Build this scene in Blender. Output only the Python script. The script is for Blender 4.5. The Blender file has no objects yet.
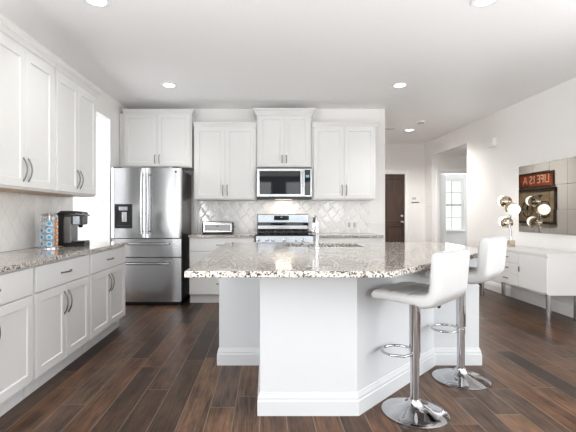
import bpy, bmesh, math, random
from mathutils import Vector, Matrix
random.seed(7)
S = bpy.context.scene
COL = S.collection
PI = math.pi

# ------------------------------------------------------------------ camera
EYE = 1.19
cam_d = bpy.data.cameras.new('camera'); cam = bpy.data.objects.new('camera', cam_d); COL.objects.link(cam)
cam_d.sensor_width = 36.0; cam_d.lens = 25.0
cam_d.shift_x = 22 / 576; cam_d.shift_y = -2 / 576
cam_d.clip_start = 0.05
cam.location = (0, 0, EYE); cam.rotation_euler = (PI / 2, 0, 0)
S.camera = cam
# ------------------------------------------------------------------ exposure, world
S.view_settings.view_transform = 'Standard'; S.view_settings.look = 'None'
S.view_settings.gamma = 1.0; S.view_settings.use_curve_mapping = False
S.view_settings.exposure = -0.15
S.cycles.use_denoising = True
S.cycles.max_bounces = 10; S.cycles.diffuse_bounces = 8; S.cycles.glossy_bounces = 5
S.cycles.sample_clamp_indirect = 6.0; S.cycles.caustics_reflective = False; S.cycles.caustics_refractive = False
W = bpy.data.worlds.new('world'); S.world = W; W.use_nodes = True
wn = W.node_tree.nodes; wl = W.node_tree.links
bg = wn['Background']; bg.inputs['Strength'].default_value = 2.4
tcw = wn.new('ShaderNodeTexCoord'); sep = wn.new('ShaderNodeSeparateXYZ'); rmp = wn.new('ShaderNodeValToRGB')
nzw = wn.new('ShaderNodeTexNoise'); nzw.inputs['Scale'].default_value = 14; nzw.inputs['Detail'].default_value = 4
addw = wn.new('ShaderNodeMath'); addw.operation = 'MULTIPLY_ADD'; addw.inputs[1].default_value = 0.22
wl.new(tcw.outputs['Generated'], sep.inputs[0]); wl.new(tcw.outputs['Generated'], nzw.inputs['Vector'])
subw = wn.new('ShaderNodeMath'); subw.operation = 'SUBTRACT'; subw.inputs[1].default_value = 0.5
wl.new(nzw.outputs['Fac'], subw.inputs[0]); wl.new(subw.outputs[0], addw.inputs[0]); wl.new(sep.outputs['Z'], addw.inputs[2])
mrw = wn.new('ShaderNodeMapRange'); mrw.inputs[1].default_value = -0.3; mrw.inputs[2].default_value = 0.7
wl.new(addw.outputs[0], mrw.inputs[0]); wl.new(mrw.outputs[0], rmp.inputs[0]); wl.new(rmp.outputs[0], bg.inputs['Color'])
cr = rmp.color_ramp
cr.elements[0].position = 0.0; cr.elements[0].color = (0.62, 0.64, 0.58, 1)
cr.elements[1].position = 1.0; cr.elements[1].color = (0.86, 0.93, 1.0, 1)
for p_, c_ in ((0.28, (0.6, 0.64, 0.55, 1)), (0.34, (0.50, 0.55, 0.48, 1)), (0.42, (0.9, 0.95, 0.98, 1))):
    e_ = cr.elements.new(p_); e_.color = c_

def area(name, loc, rot, sx, sy, power, color=(1, 1, 1), spread=PI):
    d = bpy.data.lights.new(name, 'AREA'); d.shape = 'RECTANGLE'; d.size = sx; d.size_y = sy
    d.energy = power; d.color = color; d.spread = spread
    o = bpy.data.objects.new(name, d); COL.objects.link(o); o.location = loc; o.rotation_euler = rot
    return o
# daylight entering by the living-room windows behind the camera (three of them, in the far wall of the room)
REAR = -5.6
for wx in (-0.45, 1.5, 2.85):
    area('window_daylight', (wx, REAR + 0.06, 1.5), (PI / 2, 0, 0), 1.3 if wx < 2 else 0.9, 2.0, 30, (0.96, 0.98, 1.0))
# added upward fill light behind the camera, brightens the ceiling
area('ceiling_fill', (0.8, -2.6, 0.3), (PI, 0, 0), 5.0, 4.8, 200, (0.98, 0.99, 1.0))
# added fill lights in made-up side windows, lift the ceiling and side walls
area('side_fill', (3.42, 1.5, 1.3), (0, math.radians(98), 0), 1.6, 2.4, 80, (0.97, 0.985, 1.0))
area('side_fill', (-1.95, -0.3, 1.3), (0, -math.radians(122), 0), 1.6, 2.4, 175, (0.97, 0.985, 1.0))
# daylight in the passage on the left and the bedroom at the back
area('passage_daylight', (-3.9, 4.6, 1.5), (0, -PI / 2, 0), 1.9, 1.6, 75, (0.97, 0.985, 1.0))
area('bedroom_daylight', (5.37, 11.48, 1.45), (-PI / 2, 0, 0), 0.6, 1.4, 60, (0.95, 0.98, 1.0))

# ------------------------------------------------------------------ materials
def mat(name, color=(0.8, 0.8, 0.8), rough=0.5, metal=0.0, spec=0.5, emit=None, estr=0.0, coat=0.0):
    m = bpy.data.materials.new(name); m.use_nodes = True
    b = m.node_tree.nodes['Principled BSDF']
    b.inputs['Base Color'].default_value = (*color, 1); b.inputs['Roughness'].default_value = rough
    b.inputs['Metallic'].default_value = metal; b.inputs['Specular IOR Level'].default_value = spec
    b.inputs['Coat Weight'].default_value = coat
    if emit:
        b.inputs['Emission Color'].default_value = (*emit, 1); b.inputs['Emission Strength'].default_value = estr
    return m
class N:
    """tiny node helper"""
    def __init__(s, m): s.t = m.node_tree; s.n = s.t.nodes; s.l = s.t.links; s.b = s.n['Principled BSDF']
    def math(s, op, a, b=None, c=None):
        x = s.n.new('ShaderNodeMath'); x.operation = op
        for i, v in enumerate((a, b, c)):
            if v is None: continue
            if hasattr(v, 'links'): s.l.new(v, x.inputs[i])
            else: x.inputs[i].default_value = v
        return x.outputs[0]
    def coords(s, kind='Object'):
        tc = s.n.new('ShaderNodeTexCoord'); sp = s.n.new('ShaderNodeSeparateXYZ'); s.l.new(tc.outputs[kind], sp.inputs[0])
        return tc.outputs[kind], sp.outputs['X'], sp.outputs['Y'], sp.outputs['Z']
    def comb(s, x, y, z):
        c = s.n.new('ShaderNodeCombineXYZ')
        for i, v in enumerate((x, y, z)):
            if hasattr(v, 'links'): s.l.new(v, c.inputs[i])
            else: c.inputs[i].default_value = v
        return c.outputs[0]
    def noise(s, vec, scale, detail=2, rough=0.5):
        x = s.n.new('ShaderNodeTexNoise'); s.l.new(vec, x.inputs['Vector'])
        x.inputs['Scale'].default_value = scale; x.inputs['Detail'].default_value = detail; x.inputs['Roughness'].default_value = rough
        return x.outputs['Fac']
    def white(s, vec):
        x = s.n.new('ShaderNodeTexWhiteNoise'); s.l.new(vec, x.inputs['Vector']); return x.outputs['Value']
    def ramp(s, fac, stops, interp='LINEAR'):
        r = s.n.new('ShaderNodeValToRGB'); s.l.new(fac, r.inputs[0]); c = r.color_ramp; c.interpolation = interp
        c.elements[0].position = stops[0][0]; c.elements[0].color = (*stops[0][1], 1)
        c.elements[1].position = stops[-1][0]; c.elements[1].color = (*stops[-1][1], 1)
        for p, k in stops[1:-1]:
            e = c.elements.new(p); e.color = (*k, 1)
        return r.outputs[0]
    def mix(s, fac, a, b, mode='MIX'):
        x = s.n.new('ShaderNodeMix'); x.data_type = 'RGBA'; x.blend_type = mode
        for i, v in ((0, fac), (6, a), (7, b)):
            if hasattr(v, 'links'): s.l.new(v, x.inputs[i])
            elif i == 0: x.inputs[0].default_value = v
            else: x.inputs[i].default_value = (*v, 1)
        return x.outputs[2]
    def bump(s, h, strength, dist=0.01):
        b = s.n.new('ShaderNodeBump'); b.inputs['Strength'].default_value = strength; b.inputs['Distance'].default_value = dist
        s.l.new(h, b.inputs['Height']); s.l.new(b.outputs[0], s.b.inputs['Normal'])
    def base(s, c): s.l.new(c, s.b.inputs['Base Color'])

def paint(name, color, rough=0.6, amt=0.012):
    m = mat(name, color, rough, spec=0.3); n = N(m); v, x, y, z = n.coords()
    f = n.noise(v, 60, 3); n.bump(f, 0.06, 0.002)
    g = n.noise(v, 1.5, 2)
    n.base(n.mix(g, tuple(c * (1 - amt) for c in color), tuple(min(1, c * (1 + amt)) for c in color)))
    return m
M_WALL = paint('wall_paint', (0.84, 0.828, 0.815))
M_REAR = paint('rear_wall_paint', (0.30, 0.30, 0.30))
M_HALL = paint('hall_paint', (0.80, 0.79, 0.775))
M_CEIL = paint('ceiling_paint', (0.92, 0.92, 0.918))
M_TRIM = paint('trim_paint', (0.84, 0.84, 0.835), 0.35)
M_CAB = paint('cabinet_paint', (0.72, 0.72, 0.712), 0.38)
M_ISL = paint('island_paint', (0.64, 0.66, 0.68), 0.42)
M_PASS = paint('passage_paint', (0.86, 0.86, 0.86))
M_CONS = paint('console_lacquer', (0.88, 0.875, 0.87), 0.3)
M_PLASTIC = mat('white_plastic', (0.82, 0.82, 0.81), 0.4)
M_NICKEL = mat('nickel', (0.17, 0.165, 0.16), 0.3, 1.0)
M_CHROME = mat('chrome', (0.55, 0.55, 0.56), 0.06, 1.0)
M_BRASS = mat('warm_chrome', (0.62, 0.54, 0.42), 0.08, 1.0)
M_BLACK = mat('black_plastic', (0.010, 0.010, 0.011), 0.35, spec=0.3)
M_DARK = mat('dark_grey_plastic', (0.04, 0.04, 0.044), 0.35, spec=0.35)
M_GLASSBLK = mat('black_glass', (0.006, 0.008, 0.012), 0.03, spec=0.4)
M_IRON = mat('cast_iron', (0.03, 0.028, 0.027), 0.6)
M_GAP = mat('shadow_gap_rubber', (0.02, 0.02, 0.022), 0.6)
M_LED = mat('lamp_diffuser', (1, 1, 1), 0.5, emit=(1, 0.97, 0.92), estr=9)
M_GLOBE = mat('lit_globe', (1, 1, 1), 0.3, emit=(1, 0.96, 0.88), estr=3.2)
M_BULBLENS = mat('display_glow', (0.02, 0.05, 0.07), 0.2, emit=(0.4, 0.8, 1.0), estr=0.5)
M_RED = mat('red_plastic', (0.5, 0.05, 0.04), 0.4)

def steel(name, color, rough):
    m = mat(name, color, rough, 1.0); n = N(m); v, x, y, z = n.coords()
    f = n.noise(n.comb(n.math('MULTIPLY', x, 4), n.math('MULTIPLY', y, 4), n.math('MULTIPLY', z, 400)), 1.0, 2)
    n.bump(f, 0.05, 0.0006)
    return m
M_STEEL = steel('brushed_steel', (0.43, 0.437, 0.45), 0.2)
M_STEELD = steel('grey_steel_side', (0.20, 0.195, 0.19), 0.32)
M_APPL = steel('appliance_steel', (0.36, 0.385, 0.42), 0.26)

def granite():
    m = mat('granite', rough=0.09, spec=0.5); n = N(m); v, x, y, z = n.coords()
    big = n.noise(v, 18, 3); base = n.ramp(big, [(0.3, (0.47, 0.42, 0.365)), (0.55, (0.57, 0.52, 0.47)), (0.75, (0.64, 0.61, 0.575))])
    vo = n.n.new('ShaderNodeTexVoronoi'); vo.inputs['Scale'].default_value = 135; n.l.new(v, vo.inputs['Vector'])
    cellr = n.white(vo.outputs['Position'])
    spots = n.ramp(cellr, [(0.0, (0.035, 0.035, 0.04)), (0.11, (0.10, 0.098, 0.098)), (0.20, (0.33, 0.32, 0.31)), (0.30, (0.62, 0.60, 0.58)), (0.42, (1, 1, 1)), (1.0, (1, 1, 1))], 'CONSTANT')
    c = n.mix(1.0, base, spots, 'MULTIPLY')
    lights = n.math('GREATER_THAN', cellr, 0.86)
    c = n.mix(lights, c, (0.70, 0.69, 0.67))
    fine = n.noise(v, 260, 2); c = n.mix(n.math('MULTIPLY', n.math('GREATER_THAN', fine, 0.66), 0.6), c, (0.09, 0.085, 0.085))
    n.base(c); return m
M_GRANITE = granite()

def planks():
    m = mat('wood_plank_floor', rough=0.34, spec=0.22); n = N(m); v, x, y, z = n.coords()
    w, L = 0.155, 1.22
    xs = n.math('DIVIDE', n.math('ADD', x, 20.03), w); row = n.math('FLOOR', xs); fx = n.math('FRACT', xs)
    off = n.white(n.comb(row, 3.3, 0)); ys = n.math('ADD', n.math('DIVIDE', n.math('ADD', y, 20), L), n.math('MULTIPLY', off, 7.0))
    idx = n.math('FLOOR', ys); fy = n.math('FRACT', ys)
    rnd = n.white(n.comb(row, idx, 1.7))
    seed = n.math('MULTIPLY', rnd, 40)
    gv = n.comb(n.math('MULTIPLY', x, 22), n.math('MULTIPLY', y, 1.8), seed)
    g1 = n.noise(gv, 1.0, 5, 0.65)
    gv2 = n.comb(n.math('MULTIPLY', x, 90), n.math('MULTIPLY', y, 5), seed); g2 = n.noise(gv2, 1.0, 3, 0.6)
    blot = n.noise(n.comb(n.math('MULTIPLY', x, 5), n.math('MULTIPLY', y, 3), seed), 1.0, 3, 0.6)
    c = n.ramp(rnd, [(0.0, (0.022, 0.015, 0.012)), (0.3, (0.054, 0.029, 0.017)), (0.55, (0.098, 0.048, 0.025)), (0.8, (0.066, 0.042, 0.030)), (1.0, (0.135, 0.073, 0.041))])
    k = n.math('MAXIMUM', 0.15, n.math('MULTIPLY_ADD', n.math('SUBTRACT', n.math('ADD', n.math('MULTIPLY', g1, 1.0), n.math('ADD', n.math('MULTIPLY', g2, 1.3), n.math('MULTIPLY', blot, 1.0))), 1.65), 2.1, 1.0))
    kc = n.comb(k, k, k); c = n.mix(1.0, c, kc, 'MULTIPLY')
    gx = n.math('MULTIPLY', n.math('MINIMUM', fx, n.math('SUBTRACT', 1.0, fx)), w)
    gy = n.math('MULTIPLY', n.math('MINIMUM', fy, n.math('SUBTRACT', 1.0, fy)), L)
    gap = n.math('LESS_THAN', n.math('MINIMUM', gx, gy), 0.002)
    c = n.mix(n.math('MULTIPLY', gap, 0.8), c, (0.24, 0.19, 0.15))
    n.base(c)
    rr = n.math('ADD', 0.26, n.math('MULTIPLY', g2, 0.18)); n.l.new(rr, n.b.inputs['Roughness'])
    n.bump(n.math('ADD', n.math('MULTIPLY', g1, 0.5), n.math('MULTIPLY', gap, -0.6)), 0.25, 0.002)
    return m
M_FLOOR = planks()

def tile(axis, relief):
    """glossy lantern-lattice wall tile, each tile pillowed; axis = the wall's horizontal axis"""
    m = mat('lantern_tile_' + axis, (0.60, 0.58, 0.56), 0.07, spec=0.7); n = N(m); v, x, y, z = n.coords()
    h = x if axis == 'x' else y
    u = n.math('DIVIDE', h, 0.150); w = n.math('DIVIDE', z, 0.20)
    wob = n.math('MULTIPLY', n.math('SINE', n.math('MULTIPLY', w, 4 * PI)), 0.07)
    u2 = n.math('ADD', u, 20); p = n.math('ADD', n.math('ADD', u2, w), wob); q = n.math('SUBTRACT', n.math('SUBTRACT', u2, w), n.math('MULTIPLY', wob, -1.0))
    fp = n.math('FRACT', p); fq = n.math('FRACT', q)
    ep = n.math('MINIMUM', fp, n.math('SUBTRACT', 1.0, fp)); eq = n.math('MINIMUM', fq, n.math('SUBTRACT', 1.0, fq))
    e = n.math('MINIMUM', ep, eq)
    mr = n.n.new('ShaderNodeMapRange'); mr.interpolation_type = 'SMOOTHSTEP'; n.l.new(e, mr.inputs[0])
    mr.inputs[1].default_value = 0.0; mr.inputs[2].default_value = 0.14
    grout = n.math('LESS_THAN', e, 0.022)
    rnd = n.white(n.comb(n.math('FLOOR', p), n.math('FLOOR', q), 0))
    c = n.mix(rnd, (0.80, 0.785, 0.77), (0.86, 0.845, 0.83)); c = n.mix(grout, c, (0.76, 0.75, 0.74)); n.base(c)
    n.bump(mr.outputs[0], relief, 0.006); return m
M_TILEX = tile('x', 0.42); M_TILEY = tile('y', 0.2)

def wood(name, dark, light, ax=2, scale=1.0):
    m = mat(name, rough=0.4); n = N(m); v, x, y, z = n.coords(); k = [40 * scale] * 3; k[ax] = 2.5 * scale
    f = n.noise(n.comb(n.math('MULTIPLY', x, k[0]), n.math('MULTIPLY', y, k[1]), n.math('MULTIPLY', z, k[2])), 1.0, 4, 0.6)
    n.base(n.ramp(f, [(0.3, dark), (0.7, light)])); return m
M_DOOR = wood('stained_door_wood', (0.022, 0.011, 0.007), (0.075, 0.036, 0.020))
M_MAPLE = wood('maple_underside', (0.42, 0.27, 0.15), (0.55, 0.38, 0.22), 1)
M_FRAME = wood('dark_frame_wood', (0.03, 0.02, 0.014), (0.08, 0.055, 0.04), 1)

def leather():
    m = mat('white_leatherette', (0.53, 0.53, 0.527), 0.36, spec=0.45); n = N(m); v, x, y, z = n.coords()
    n.bump(n.noise(v, 220, 2), 0.12, 0.001); return m
M_LEATHER = leather()
M_MIRROR = mat('mirror_silver', (0.38, 0.362, 0.335), 0.015, 1.0)

def glass():
    m = bpy.data.materials.new('window_glass'); m.use_nodes = True; t = m.node_tree
    t.nodes.remove(t.nodes['Principled BSDF']); out = t.nodes['Material Output']
    tr = t.nodes.new('ShaderNodeBsdfTransparent'); gl = t.nodes.new('ShaderNodeBsdfGlossy'); gl.inputs['Roughness'].default_value = 0.02
    mx = t.nodes.new('ShaderNodeMixShader'); mx.inputs[0].default_value = 0.07
    t.links.new(tr.outputs[0], mx.inputs[1]); t.links.new(gl.outputs[0], mx.inputs[2]); t.links.new(mx.outputs[0], out.inputs['Surface'])
    return m
M_PANE = glass()

# ------------------------------------------------------------------ mesh helpers
def obj(name, bm, m, parent=None, loc=None, smooth=False, bevel=0, bseg=2):
    me = bpy.data.meshes.new(name); bmesh.ops.recalc_face_normals(bm, faces=bm.faces); bm.to_mesh(me); bm.free()
    for mm in (m if isinstance(m, (list, tuple)) else [m]): me.materials.append(mm)
    o = bpy.data.objects.new(name, me); COL.objects.link(o)
    if parent: o.parent = parent
    if loc: o.location = loc
    if smooth:
        for p in me.polygons: p.use_smooth = True
        try: me.set_sharp_from_angle(angle=math.radians(38))
        except Exception: pass
    if bevel:
        b = o.modifiers.new('bevel', 'BEVEL'); b.width = bevel; b.segments = bseg; b.limit_method = 'ANGLE'; b.angle_limit = math.radians(40)
        b.harden_normals = False
    return o
def thing(name, label, cat, loc=(0, 0, 0), rotz=0, group=None):
    o = bpy.data.objects.new(name, None); COL.objects.link(o); o.empty_display_size = 0.1
    o.location = loc; o.rotation_euler = (0, 0, rotz); o['label'] = label; o['category'] = cat
    if group: o['group'] = group
    return o
def tag(o, label, cat, group=None, kind=None):
    o['label'] = label; o['category'] = cat
    if group: o['group'] = group
    if kind: o['kind'] = kind
    return o
def struct(name, bm, m, parent=None, label=None, **k):
    o = obj(name, bm, m, parent, **k)
    if not parent:
        o['kind'] = 'structure'; o['label'] = label or name.replace('_', ' '); o['category'] = name.split('_')[0]
    return o
def dup(root, loc, rotz, label, group=None, name=None):
    r = root.copy(); COL.objects.link(r); r.location = loc; r.rotation_euler = (0, 0, rotz); r['label'] = label
    if group: r['group'] = group
    def kids(a, b):
        for ch in list(a.children):
            c = ch.copy(); COL.objects.link(c); c.parent = b; c.matrix_parent_inverse = ch.matrix_parent_inverse.copy(); kids(ch, c)
    kids(root, r); return r
def box(bm, x0, x1, y0, y1, z0, z1, mi=0, M=None):
    v = [bm.verts.new((x, y, z)) for x in (x0, x1) for y in (y0, y1) for z in (z0, z1)]
    if M:
        for q in v: q.co = M @ q.co
    for f in ((0, 1, 3, 2), (4, 6, 7, 5), (0, 4, 5, 1), (2, 3, 7, 6), (0, 2, 6, 4), (1, 5, 7, 3)):
        bm.faces.new([v[i] for i in f]).material_index = mi
    return bm
def B(x0, x1, y0, y1, z0, z1): return box(bmesh.new(), x0, x1, y0, y1, z0, z1)
def prism(bm, pts, z0, z1, mi=0):
    a = [bm.verts.new((x, y, z0)) for x, y in pts]; b = [bm.verts.new((x, y, z1)) for x, y in pts]; n = len(pts)
    bm.faces.new(a[::-1]).material_index = mi; bm.faces.new(b).material_index = mi
    for i in range(n): bm.faces.new((a[i], a[(i + 1) % n], b[(i + 1) % n], b[i])).material_index = mi
    return bm
def lathe(bm, prof, seg=32, M=None, cap=True, mi=0):
    rings = []
    for r, z in prof:
        rings.append([bm.verts.new(((M @ Vector((r * math.cos(2 * PI * i / seg), r * math.sin(2 * PI * i / seg), z))) if M else (r * math.cos(2 * PI * i / seg), r * math.sin(2 * PI * i / seg), z))) for i in range(seg)])
    for a, b in zip(rings, rings[1:]):
        for i in range(seg): bm.faces.new((a[i], a[(i + 1) % seg], b[(i + 1) % seg], b[i])).material_index = mi
    if cap:
        if prof[0][0] > 1e-5: bm.faces.new(rings[0][::-1]).material_index = mi
        if prof[-1][0] > 1e-5: bm.faces.new(rings[-1]).material_index = mi
    return bm
def frame_from(d):
    d = Vector(d).normalized(); up = Vector((0, 0, 1)) if abs(d.z) < 0.95 else Vector((1, 0, 0))
    a = d.cross(up).normalized(); b = d.cross(a).normalized(); return a, b
def aim(p, d):
    """matrix taking local +Z to direction d, origin to p"""
    a, b = frame_from(d); d = Vector(d).normalized()
    m = Matrix((a, b, d)).transposed()
    if m.determinant() < 0: m = Matrix((b, a, d)).transposed()
    return Matrix.Translation(p) @ m.to_4x4()
def cyl(bm, p0, p1, r, seg=16, mi=0, r1=None):
    p0 = Vector(p0); p1 = Vector(p1); return lathe(bm, [(r, 0), (r if r1 is None else r1, (p1 - p0).length)], seg, aim(p0, p1 - p0), True, mi)
def tube(bm, pts, r, seg=10, closed=False, mi=0, flat=1.0):
    pts = [Vector(p) for p in pts]; n = len(pts); rings = []; prev = None
    for i, p in enumerate(pts):
        t = (pts[(i + 1) % n] - pts[i - 1]) if closed else (pts[min(i + 1, n - 1)] - pts[max(i - 1, 0)])
        t.normalize()
        if prev is None: a, b = frame_from(t)
        else:
            a = prev - t * prev.dot(t); a.normalize(); b = t.cross(a).normalized()
        prev = a
        rings.append([bm.verts.new(p + (a * math.cos(2 * PI * k / seg) + b * math.sin(2 * PI * k / seg) * flat) * r) for k in range(seg)])
    m = n if closed else n - 1
    for i in range(m):
        A, C = rings[i], rings[(i + 1) % n]
        sh = 0
        if closed and i == n - 1:
            sh = min(range(seg), key=lambda s: (A[0].co - C[s].co).length)
        for k in range(seg): bm.faces.new((A[k], A[(k + 1) % seg], C[(k + 1 + sh) % seg], C[(k + sh) % seg])).material_index = mi
    if not closed:
        bm.faces.new(rings[0][::-1]); bm.faces.new(rings[-1])
    return bm
def molding(bm, path, prof, closed=False):
    """sweep profile [(offset, z)] along a 2D path; offset goes to the right of travel, corners mitred"""
    P = [Vector(p) for p in path]; n = len(P); cols = []
    for i in range(n):
        d0 = (P[i] - P[i - 1]).normalized() if (closed or i > 0) else None
        d1 = (P[(i + 1) % n] - P[i]).normalized() if (closed or i < n - 1) else None
        d0 = d0 or d1; d1 = d1 or d0
        n0 = Vector((d0.y, -d0.x)); n1 = Vector((d1.y, -d1.x)); m = (n0 + n1); m = m / max(0.2, m.dot(n0))
        cols.append([bm.verts.new((P[i].x + m.x * o, P[i].y + m.y * o, z)) for o, z in prof])
    k = len(prof)
    for i in range(n if closed else n - 1):
        a, b = cols[i], cols[(i + 1) % n]
        for j in range(k): bm.faces.new((a[j], b[j], b[(j + 1) % k], a[(j + 1) % k]))
    if not closed:
        bm.faces.new(cols[0]); bm.faces.new(cols[-1][::-1])
    return bm
def sphere(bm, c, r, u=24, v=16, sc=(1, 1, 1), mi=0):
    r0 = bmesh.ops.create_uvsphere(bm, u_segments=u, v_segments=v, radius=r)
    for q in r0['verts']: q.co = Vector((q.co.x * sc[0] + c[0], q.co.y * sc[1] + c[1], q.co.z * sc[2] + c[2]))
    return bm
def text_mesh(body, size, depth):
    cu = bpy.data.curves.new('lettering', 'FONT'); cu.body = body; cu.size = size; cu.extrude = depth; cu.align_x = 'CENTER'; cu.align_y = 'CENTER'
    o = bpy.data.objects.new('lettering', cu); COL.objects.link(o)
    dg = bpy.context.evaluated_depsgraph_get(); me = bpy.data.meshes.new_from_object(o.evaluated_get(dg))
    bm = bmesh.new(); bm.from_mesh(me); bpy.data.objects.remove(o); bpy.data.curves.remove(cu); bpy.data.meshes.remove(me)
    return bm

# ------------------------------------------------------------------ the shell
XL, XR, YB, ZC = -2.06, 3.53, 5.94, 2.75
HALLY, STUBX = 8.87, 1.768
T = 0.12
def wallbox(bm, *a): box(bm, *a); return bm
struct('floor', B(-4.2, 6.6, REAR - 0.3, 11.9, -0.1, 0), M_FLOOR, label='dark brown wood plank floor')
struct('ceiling', B(-4.2, 6.6, REAR - 0.3, 11.9, ZC, ZC + 0.1), M_CEIL, label='smooth white ceiling')
OP0, OP1, OPZ = 4.27, 5.29, 2.44
bm = B(XL - T, XL, REAR, -1.6, 0, ZC); box(bm, XL - T, XL, 1.0, OP0, 0, ZC); box(bm, XL - T, XL, -1.6, 1.0, 0, 0.45); box(bm, XL - T, XL, -1.6, 1.0, 2.2, ZC); box(bm, XL - T, XL, OP0, OP1, OPZ, ZC); box(bm, XL - T, XL, OP1, YB + T, 0, ZC)
struct('wall_left', bm, M_WALL, label='white left wall with a tall opening')
bm = B(XL, STUBX - T, YB, YB + T, 0, ZC); box(bm, STUBX - T, STUBX, YB, HALLY, 0, ZC)
struct('wall_back', bm, M_WALL, label='kitchen back wall ending at the hall')
HO0, HO1, HOZ = 7.03, 8.51, 2.44
bm = B(XR, XR + T, REAR, 0.2, 0, ZC); box(bm, XR, XR + T, 2.8, HO0, 0, ZC); box(bm, XR, XR + T, 0.2, 2.8, 0, 0.45); box(bm, XR, XR + T, 0.2, 2.8, 2.2, ZC); box(bm, XR, XR + T, HO0, HO1, HOZ, ZC); box(bm, XR, XR + T, HO1, HALLY, 0, ZC)
struct('wall_right', bm, M_WALL, label='right wall with an opening to the bedroom lobby')
D0, D1, DZ = 2.17, 3.08, 2.075
bm = B(STUBX - T, D0, HALLY, HALLY + T, 0, ZC); box(bm, D0, D1, HALLY, HALLY + T, DZ, ZC); box(bm, D1, XR + T, HALLY, HALLY + T, 0, ZC)
struct('wall_hall', bm, M_HALL, label='beige hall end wall around the brown door')
# lobby beyond the right wall, with the bedroom doorway
A0, A1, AZ = 3.69, 4.50, 2.07
bm = B(XR + T, A0, HO1, HO1 + T, 0, ZC); box(bm, A0, A1, HO1, HO1 + T, AZ, ZC); box(bm, A1, 5.3, HO1, HO1 + T, 0, ZC)
struct('wall_lobby', bm, M_HALL, label='lobby wall around the bedroom doorway')
struct('wall_lobby_front', B(XR + T, 5.3, HO0 - T, HO0, 0, ZC), M_HALL)
struct('wall_lobby_side', B(5.3, 5.3 + T, HO0 - T, HO1 + T, 0, ZC), M_HALL)
struct('ceiling_lobby', B(XR + T, 5.3, HO0, HO1, HOZ, HOZ + 0.1), M_CEIL, label='low white lobby ceiling')
# bedroom
WX0, WX1, WZ0, WZ1, BY = 5.06, 5.68, 0.72, 2.18, 11.5
bm = B(3.4, WX0, BY, BY + T, 0, ZC); box(bm, WX1, 6.5, BY, BY + T, 0, ZC); box(bm, WX0, WX1, BY, BY + T, 0, WZ0); box(bm, WX0, WX1, BY, BY + T, WZ1, ZC)
struct('wall_bedroom', bm, M_PASS, label='white bedroom wall with the window')
struct('wall_bedroom_left', B(3.4, 3.4 + T, HALLY + T, BY, 0, ZC), M_PASS)
struct('wall_bedroom_right', B(6.4, 6.4 + T, HO1 + T, BY, 0, ZC), M_PASS)
# passage on the left
struct('wall_passage', B(-4.1, XL - T, OP1, OP1 + T, 0, ZC), M_PASS, label='bright white passage wall with the light switch')
struct('wall_passage_left', B(-4.1 - T, -4.1, 3.0, OP1 + T, 0, ZC), M_PASS)
struct('wall_passage_front', B(-4.1, XL - T, 3.0, 3.0 + T, 0, ZC), M_PASS)
# rear wall with three windows
bm = bmesh.new(); xs = [XL - T]
RW = ((-0.45, 0.7), (1.5, 0.7), (2.85, 0.5))
for wx, hw in RW: xs += [wx - hw, wx + hw]
xs += [XR + T]
for i in range(0, 8, 2): box(bm, xs[i], xs[i + 1], REAR - T, REAR, 0, ZC)
for i in range(1, 7, 2): box(bm, xs[i], xs[i + 1], REAR - T, REAR, 0, 0.4); box(bm, xs[i], xs[i + 1], REAR - T, REAR, 2.55, ZC)
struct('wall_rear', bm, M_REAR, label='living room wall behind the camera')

BASEP = [(0, 0), (0.016, 0), (0.016, 0.085), (0.012, 0.092), (0.012, 0.105), (0.007, 0.12), (0.004, 0.132), (0, 0.134)]
def baseboard(name, path, m=M_TRIM): return struct(name, molding(bmesh.new(), path, BASEP), m, label='white ' + name.replace('_', ' '))
baseboard('baseboard_right', [(XR, HO0), (XR, REAR)])
baseboard('baseboard_hall', [(XR, HALLY), (D1 + 0.075, HALLY)][::-1])
baseboard('baseboard_lobby', [(A0 - 0.08, HO1), (XR + T, HO1)][::-1])
baseboard('baseboard_stub', [(STUBX, YB), (STUBX, HALLY)])
baseboard('baseboard_passage', [(-4.1, OP1), (XL, OP1)])

# brown hall door
d = thing('door_1', 'dark brown panelled hall door with chrome knob and deadbolt', 'door', ((D0 + D1) / 2, HALLY, 0)); d['kind'] = 'structure'
hw = (D1 - D0) / 2
bm = B(-hw + 0.004, hw - 0.004, 0.015, 0.055, 0.01, DZ - 0.004)
obj('door_leaf', bm, M_DOOR, d, bevel=0.003)
for cx in (-0.2, 0.2):
    for z0, z1 in ((0.2, 0.9), (1.05, 1.95)):
        bm = bmesh.new(); w2 = 0.15
        molding(bm, [(cx - w2, z0), (cx + w2, z0), (cx + w2, z1), (cx - w2, z1)], [(0, 0), (0.02, 0.008), (0.03, 0)], True)
        prism(bm, [(cx - w2 + .06, z0 + .06), (cx + w2 - .06, z0 + .06), (cx + w2 - .06, z1 - .06), (cx - w2 + .06, z1 - .06)], -0.002, 0.006)
        for v in bm.verts: v.co = Vector((v.co.x, 0.015 - v.co.z, v.co.y))
        obj('door_panel', bm, M_DOOR, d)
bm = lathe(bmesh.new(), [(0.03, 0), (0.03, 0.006), (0.012, 0.012), (0.012, 0.035), (0.03, 0.045), (0.032, 0.06), (0.018, 0.072), (0, 0.073)], 20, aim((hw - 0.065, 0.015, 1.01), (0, -1, 0)))
obj('door_knob', bm, M_CHROME, d, smooth=True)
bm = lathe(bmesh.new(), [(0.032, 0), (0.032, 0.015), (0.024, 0.024), (0, 0.025)], 20, aim((hw - 0.065, 0.015, 1.15), (0, -1, 0)))
obj('deadbolt', bm, M_CHROME, d, smooth=True)
CASP = [(0, 0), (0.075, 0), (0.075, 0.012), (0.06, 0.018), (0.015, 0.014), (0, 0.01)]
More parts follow.
